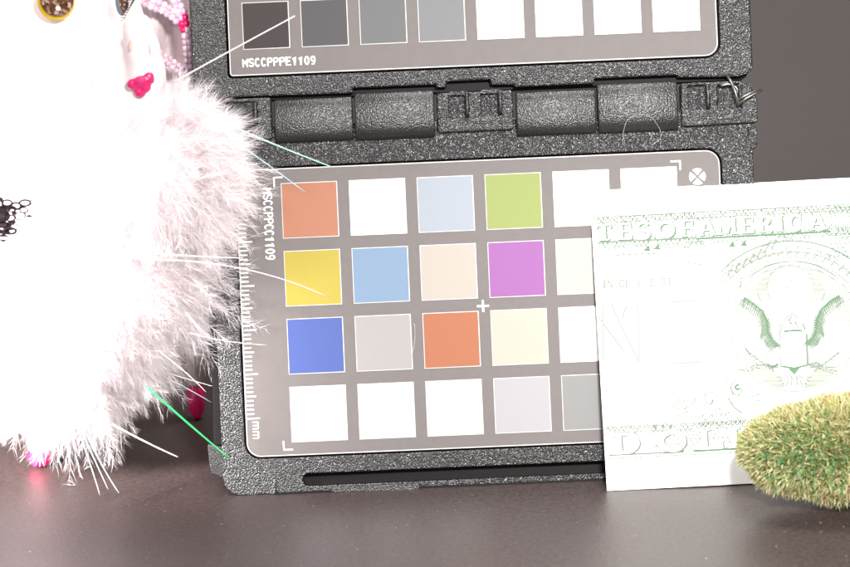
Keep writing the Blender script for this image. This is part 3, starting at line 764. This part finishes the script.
for k in range(11):
    a = hp(121+k*.6, 20-k*2.4, -1.65); b2 = hp(127+k*1.6, 13-k*2.6, -1.8); mid = (a+b2)/2+Vector((0,-.1,-.06))
    tube([a-DO, mid-DO, b2-DO], .016, 5, lash, r2=.006)
lash.build('eyelashes', dk, D)
for k in range(9):
    pass
# legs with hot pink feet
def leg(px0, py0, px1, py1, y, r, lab):
    a = hp(px0, py0, y)-DO; b_ = hp(px1, py1, y)-DO
    pts = [(a+(b_-a)*t) for t in (0,.3,.6,.85,.94,1)]
    mb = MB(); n = 16; rs = [r*1.25, r*1.05, r, r*.95, r*.72, r*.25]
    # split: shin (pale) and shoe (pink) as two parts
    def rings(pp, rr, name, m_):
        mb = MB()
        for p, q in zip(pp, rr):
            for k in range(n): mb.v.append((p.x+q*math.cos(2*math.pi*k/n), p.y+q*math.sin(2*math.pi*k/n), p.z))
        for i in range(len(pp)-1):
            for k in range(n): k2 = (k+1)%n; mb.f.append((i*n+k, i*n+k2, (i+1)*n+k2, (i+1)*n+k)); mb.mi.append(0)
        mb.f.append(tuple(range(n))); mb.mi.append(0); mb.f.append(tuple((len(pp)-1)*n+k for k in range(n))); mb.mi.append(0)
        return mb.build(name, m_, D, smooth=True)
    d = b_-a; T = lambda t: a+d*t
    rings([T(0),T(.5),T(.86)], [r*1.3,r*1.0,r*.88], 'leg', skin)
    tag(rings([T(.79),T(.81),T(.88),T(.95),T(.985),T(1)], [r*.9,r*1.12,r*1.15,r*1.0,r*.6,r*.2], 'shoe', pink), label=lab)
def table_y(px, py): return T0(px, py).y
leg(187, 250, 197.5, 419, table_y(195,419), .19, 'hot pink shoe close to the chart case')
leg(34, 390, 41, 466, table_y(41,466), .26, 'hot pink shoe under the white feathers')

# ------------------------------------------------------------------ feather boa
feath = mat('white_pink_down', (.93,.875,.885), .7, .2, transl=.35)
BOA = empty('feather_boa', (BC.x, BC.y, 0), label='fluffy pinkish white feather boa wrapped round the doll, loose strands sticking out', cat='feather boa')
def unit(a): return a/np.maximum(np.linalg.norm(a, axis=-1, keepdims=True), 1e-9)
def mesh_ribbons(name, V, F3, parent, material):
    me = bpy.data.meshes.new(name); me.vertices.add(len(V)); me.vertices.foreach_set('co', V.ravel().astype(np.float32))
    n = len(F3); me.loops.add(3*n); me.polygons.add(n); me.loops.foreach_set('vertex_index', F3.ravel()); me.polygons.foreach_set('loop_start', np.arange(n)*3)
    me.update(calc_edges=True)
    return link(name, me, parent, [material])
def feathers(bases, dirs, lens, nb, barb_len, wid):
    """bases/dirs (N,3); a bent shaft with nb barbs per side, all thin tapered strips"""
    N = len(bases); bend = rng.normal(size=(N,3))*.35; bend[:,2] -= .22
    side = unit(np.cross(dirs, rng.normal(size=(N,3))))
    def shaft(t):
        t = t[..., None]; return bases[:,None,:]+dirs[:,None,:]*(lens[:,None,None]*t)+bend[:,None,:]*(lens[:,None,None]*t*t*.6)
    Vs = []; Fs = []; off = 0
    t = np.linspace(0, 1, 6)[None,:].repeat(N,0); C = shaft(t)                       # shafts
    w = (wid*1.3*(1-.75*t))[...,None]
    V = np.stack([C-side[:,None,:]*w, C+side[:,None,:]*w], 2).reshape(-1,3)
    i = np.arange(N)[:,None]*12+np.arange(5)[None,:]*2; i = i.ravel()
    Vs.append(V); Fs.append(np.concatenate([np.stack([i,i+1,i+3],1), np.stack([i,i+3,i+2],1)])); off += len(V)
    for s in (-1, 1):
        tb = (np.arange(nb)+.5)[None,:]/nb*.92+.06+rng.uniform(-.02,.02,(N,nb)); B = shaft(tb)
        tang = unit(dirs[:,None,:]+bend[:,None,:]*tb[...,None]*1.2)
        bd = unit(tang*1.05+s*side[:,None,:]*rng.uniform(.5,.95,(N,nb,1))+rng.normal(size=(N,nb,3))*.2)
        bl_ = barb_len*(.55+.75*np.sin(np.pi*np.clip(tb*.9+.1,0,1)))*rng.uniform(.6,1.25,(N,nb))
        mid = B+bd*(bl_*.5)[...,None]; d2 = unit(bd+tang*.45+rng.normal(size=(N,nb,3))*.22); tip = mid+d2*(bl_*.55)[...,None]
        ws = unit(np.cross(bd, rng.normal(size=(N,nb,3))))*(wid*.75)
        V = np.stack([B-ws, B+ws, mid+ws*.7, mid-ws*.7, tip], 2).reshape(-1,3)
        b0 = np.arange(N*nb)*5+off
        Vs.append(V); Fs.append(np.concatenate([np.stack([b0,b0+1,b0+2],1), np.stack([b0,b0+2,b0+3],1), np.stack([b0+3,b0+2,b0+4],1)])); off += len(V)
    return np.concatenate(Vs), np.concatenate(Fs)
def sph(n): u = rng.normal(size=(n,3)); return unit(u)
R3 = np.array(bodyR); RL = np.array(lobeR); C3 = np.array([0,0,BC.z]); CL = np.array(LB2-DO)
def field(n, R, C, other=None, ymax=.35, xmin=-.6):
    u = sph(n); u = u[(u[:,1] < ymax) & (u[:,0] > xmin)]
    P = u*R*.97+C; return P, unit(u/R), u
zt = hp(0,150,0).z
def grow(name, P, dn, lens, nb, bl_, w, jit, pull):
    dirs = unit(dn+rng.normal(size=P.shape)*jit+np.array(pull))
    V, F = feathers(P, dirs, lens, nb, bl_, w)
    low = V[:,2] < .05; V[low,2] = .05+rng.random(low.sum())*.03
    tag(mesh_ribbons(name, V, F, BOA, feath), kind='stuff')
P, dn, u = field(4600, R3, C3)
lens = rng.uniform(.5, 1.0, len(P))
lens = np.where((P[:,2] > zt) & (P[:,0] < hp(160,150,-1).x-DO.x), lens*.3, lens)
lr_ = (u[:,0] > .25) & (u[:,2] < -.15) ; lens = np.where(lr_, lens*.6, lens)
P = P - np.array([1.,0,-.6])*np.where(lr_, .22, 0)[:,None]
grow('feathers', P, dn, lens, 22, .38, .004, .34, (.12,-.05,-.1))
P, dn, u = field(1000, RL, CL, xmin=-.3)
ok = (u[:,0]*.7-u[:,2]*.7 > -.15); P, dn = P[ok], dn[ok]
grow('upper_feathers', P, dn, rng.uniform(.45,.95,len(P)), 24, .38, .0048, .32, (.25,-.1,-.05))
def rimset(n, R, C, a0, a1):
    a = np.radians(rng.uniform(a0, a1, n)); d = unit(np.stack([np.cos(a), rng.uniform(-.55,.15,n), np.sin(a)],1)); return d*R*.93+C, d
P, d = rimset(420, R3, C3, -112, 25)
in_ = (d[:,0] > .3) & (d[:,2] < -.15)
grow('loose_plumes', P-np.array([1.,0,-.6])*np.where(in_, .32, 0)[:,None], d, rng.uniform(.8,1.6,len(P))*np.where(in_, .85, 1), 34, .40, .004, .30, (.0,-.12,-.08))
P, d = rimset(230, R3, C3, -24, 34)
grow('side_plumes', P, d, rng.uniform(.8,1.6,len(P)), 34, .40, .004, .30, (.1,-.12,-.05))
P, d = rimset(290, RL, CL, -60, 85)
grow('upper_plumes', P, d, rng.uniform(.7,1.35,len(P)), 32, .42, .004, .32, (.35,-.1,-.15))
# stiff shiny strands
sw = mat('clear_white_strand', (.85,.82,.83), .2, .6); sg = mat('bright_green_strand', (.05,.75,.20), .2, .6); sm_ = mat('mint_strand', (.42,.80,.62), .2, .6); sb_ = mat('blue_strand', (.42,.58,.66), .2, .6)
def strand(pts, r, m_, lab=None, y=-1.6):
    r *= .72
    P = [hp(px, py, yy)-DO for (px, py, yy) in pts]
    if len(P) == 3:
        a, b_, c = P; P = [a*(1-t)**2+b_*2*t*(1-t)+c*t*t for t in [k/10 for k in range(11)]]
    o = tube(P, r, 8, r2=r*.6).build('strand', m_, BOA, smooth=True)
    if lab: tag(o, label=lab)
strand([(172,83,-1.6),(235,48,-1.9),(295,16,-2.0)], .024, sw)
strand([(190,107,-1.6),(255,138,-1.9),(332,167,-1.6)], .024, sm_, 'mint green strand')
strand([(222,132,-1.5),(262,160,-1.7),(305,192,-1.5)], .02, sb_, 'pale blue strand')
strand([(168,140,-2),(200,139,-2.1),(231,139,-2)], .024, sw)
strand([(146,386,-2.2),(188,424,-2.3),(229,458,-2.0)], .036, sg, 'bright green strand')
strand([(140,253,-2.8),(200,257,-2.8),(243,258,-2.2)], .026, sw)
strand([(145,260,-2.8),(245,258,-2.6),(328,297,-1.5)], .020, sw)
strand([(190,333,-2.2),(225,343,-2.0),(266,345,-1.5)], .018, sw)
strand([(112,424,-1.0),(148,444,-1.2),(178,457,-1.4)], .036, mat('dull_white_strand', (.5,.48,.47), .3), 'thick dull white strand')
strand([(78,428,-1.8),(90,462,-1.9),(100,495,-2)], .022, sw)
strand([(82,432,-1.8),(97,465,-1.9),(108,489,-2)], .020, sw)
strand([(88,436,-1.8),(103,470,-1.9),(119,493,-2)], .022, sw)
strand([(159,91,-2.1),(140,110,-2.3),(115,150,-2.4)], .024, sw)
strand([(101,126,-2.3),(96,142,-2.4),(92,162,-2.4)], .020, sw)
strand([(158,103,-2.1),(138,122,-2.3),(120,146,-2.4)], .018, sw)
strand([(165,372,.6),(190,380,.6),(212,386,.2)], .022, sw); strand([(168,378,.6),(190,390,.6),(211,402,.3)], .020, sb_, 'pale blue strand')
strand([(160,352,-1.0),(185,370,-1.1),(206,392,-1.1)], .016, sw)
strand([(40,440,-1.9),(40,452,-2),(40,467,-2)], .020, sw)

# ------------------------------------------------------------------ ribbon, bead strings, lace
satin = mat('blush_satin', (.80,.68,.70), .45, .5, bump=.5, bscale=1.2, bdist=.3)
mb = MB(); g = {}
for i in range(13):
    for j in range(13):
        px = 128+i*6.2; py = -35+j*14; y = 3.2+.35*math.sin(i*.9+j*.25)+.15*math.sin(j*1.1)
        mb.v.append(tuple(hp(px, py, y)))
for i in range(12):
    for j in range(12): a = i*13+j; mb.f.append((a, a+1, a+14, a+13)); mb.mi.append(0)
rb = mb.build('satin_ribbon', satin, smooth=True)
sd = rb.modifiers.new('t', 'SOLIDIFY'); sd.thickness = .05
tag(rb, label='blush pink satin ribbon hanging behind the doll head', cat='ribbon')
bme = {}
def beadmesh(key, m_):
    bm = bmesh.new(); bmesh.ops.create_icosphere(bm, subdivisions=2, radius=1); me = bpy.data.meshes.new('bead'); bm.to_mesh(me); bm.free()
    me.polygons.foreach_set('use_smooth', [True]*len(me.polygons)); me.materials.append(m_); bme[key] = me
beadmesh('l', mat('lavender_pearl', (.66,.46,.60), .25, .6, coat=.5)); beadmesh('p', mat('rose_pearl', (.82,.64,.70), .25, .6, coat=.5)); beadmesh('h', pink)
def beads(path, r, step, keys, lab, hot=()):
    P = [Vector(hp(*q)) for q in path]; seg = []
    e_ = empty('bead_string', P[0], label=lab, cat='bead string', group='pearly bead strings beside the doll')
    # resample
    pts = []; acc = 0
    fine = []
    for i in range(len(P)-1):
        for k in range(40): fine.append(P[i].lerp(P[i+1], k/40))
    last = fine[0]; pts = [last]
    for f in fine:
        if (f-last).length >= step: pts.append(f); last = f
    cord = tube(pts, r*.25, 5); 
    cord.v = [tuple(Vector(v)-P[0]) for v in cord.v]; cord.build('cord', bme['p'].materials[0], e_)
    for i, p in enumerate(pts):
        for s in ((-1,1) if keys == 'double' else (0,)):
            k = 'h' if i in hot else ('l' if (i+s) % 2 else 'p')
            o = bpy.data.objects.new('bead', bme[k]); COL.objects.link(o); o.parent = e_
            n = Vector((.5,.1,1)).normalized() if keys == 'double' else Vector((0,0,0))
            o.location = p-P[0]+n*s*r*.95+Vector((0, random.uniform(-.02,.02), 0)); sc = r*random.uniform(.88,1.1); o.scale = (sc, sc, sc)
beads([(136,-4,2.2),(150,3,2.2),(163,8,2.2),(174,15,2.2),(181,22,2.2)], .085, .13, 'double', 'short double row of lavender beads arching over the doll snout')
beads([(168,-20,2.4),(175,-2,2.3),(182,14,2.2),(186,34,2.2),(188,56,2.2),(190,80,2.3)], .085, .14, 'double', 'vertical row of pinkish beads along the case edge with one hot pink bead', hot=(7,8))
beads([(160,55,2.6),(170,62,2.6),(180,70,2.6),(190,80,2.6)], .07, .12, 'double', 'lower slanting row of dark lavender beads beside the doll cheek')
# lace collar, far left
lacem = mat('black_lace', (.012,.006,.009), .7, .2)
LC = empty('lace_collar', hp(0,210,-2.9), label='scrap of black lace collar at the left edge below the doll face', cat='lace')
lo = Vector(LC.location); mb = MB()
def lring(px, py, rx, ry, r, a0=0, a1=360): tube([hp(px+rx*math.cos(math.radians(a)), py+ry*math.sin(math.radians(a)), -2.98)-lo for a in np.linspace(a0, a1, 15)], r, 6, mb)
for (px, py, rx, ry, r) in ((-3,215,12,6.5,.03),(-3,215,9,4.5,.03),(7,203,5,3,.028),(16,206,5,3.2,.028),(25,203,5.5,3,.026),(10,231,6,3,.03),(20,216,5,4,.016),(-3,204,6,4,.03),(34,202,4,2.4,.014),(-2,233,7,3,.03),(30,214,5,3,.014),(12,209,4,2.6,.02),(0,224,7,3.5,.022),(15,227,5,2.6,.016),(3,238,5,2,.014),(24,210,4,2.4,.016),(10,218,5,3,.02)):
    lring(px, py, rx, ry, r)
mb.build('lace_loops', lacem, LC, smooth=True)
mb = MB()
for (cx, cy, rx, ry) in ((2,216,8,5.5),(4,208,10,2.2),(3,225,9,3),(3,232,7,2),(18,209,3,1.2),(29,216,2.6,1.2),(12,222,4,2),(8,229,5,1.6),(-1,199,4,2),(22,207,3,1),(4,236,4,1),(14,213,2.5,2),(3,241,3,.8)):
    c = hp(cx, cy, -2.95)-lo
    pts = [tuple(c+CR*(rx/PPC*math.cos(a))+CU*(ry/PPC*math.sin(a))) for a in np.linspace(0, 2*math.pi, 13)[:-1]]
    b0 = len(mb.v); mb.poly(pts); 
o = tag(mb.build('lace_pads', lacem, LC), kind='stuff'); sd = o.modifiers.new('t', 'SOLIDIFY'); sd.thickness = .03
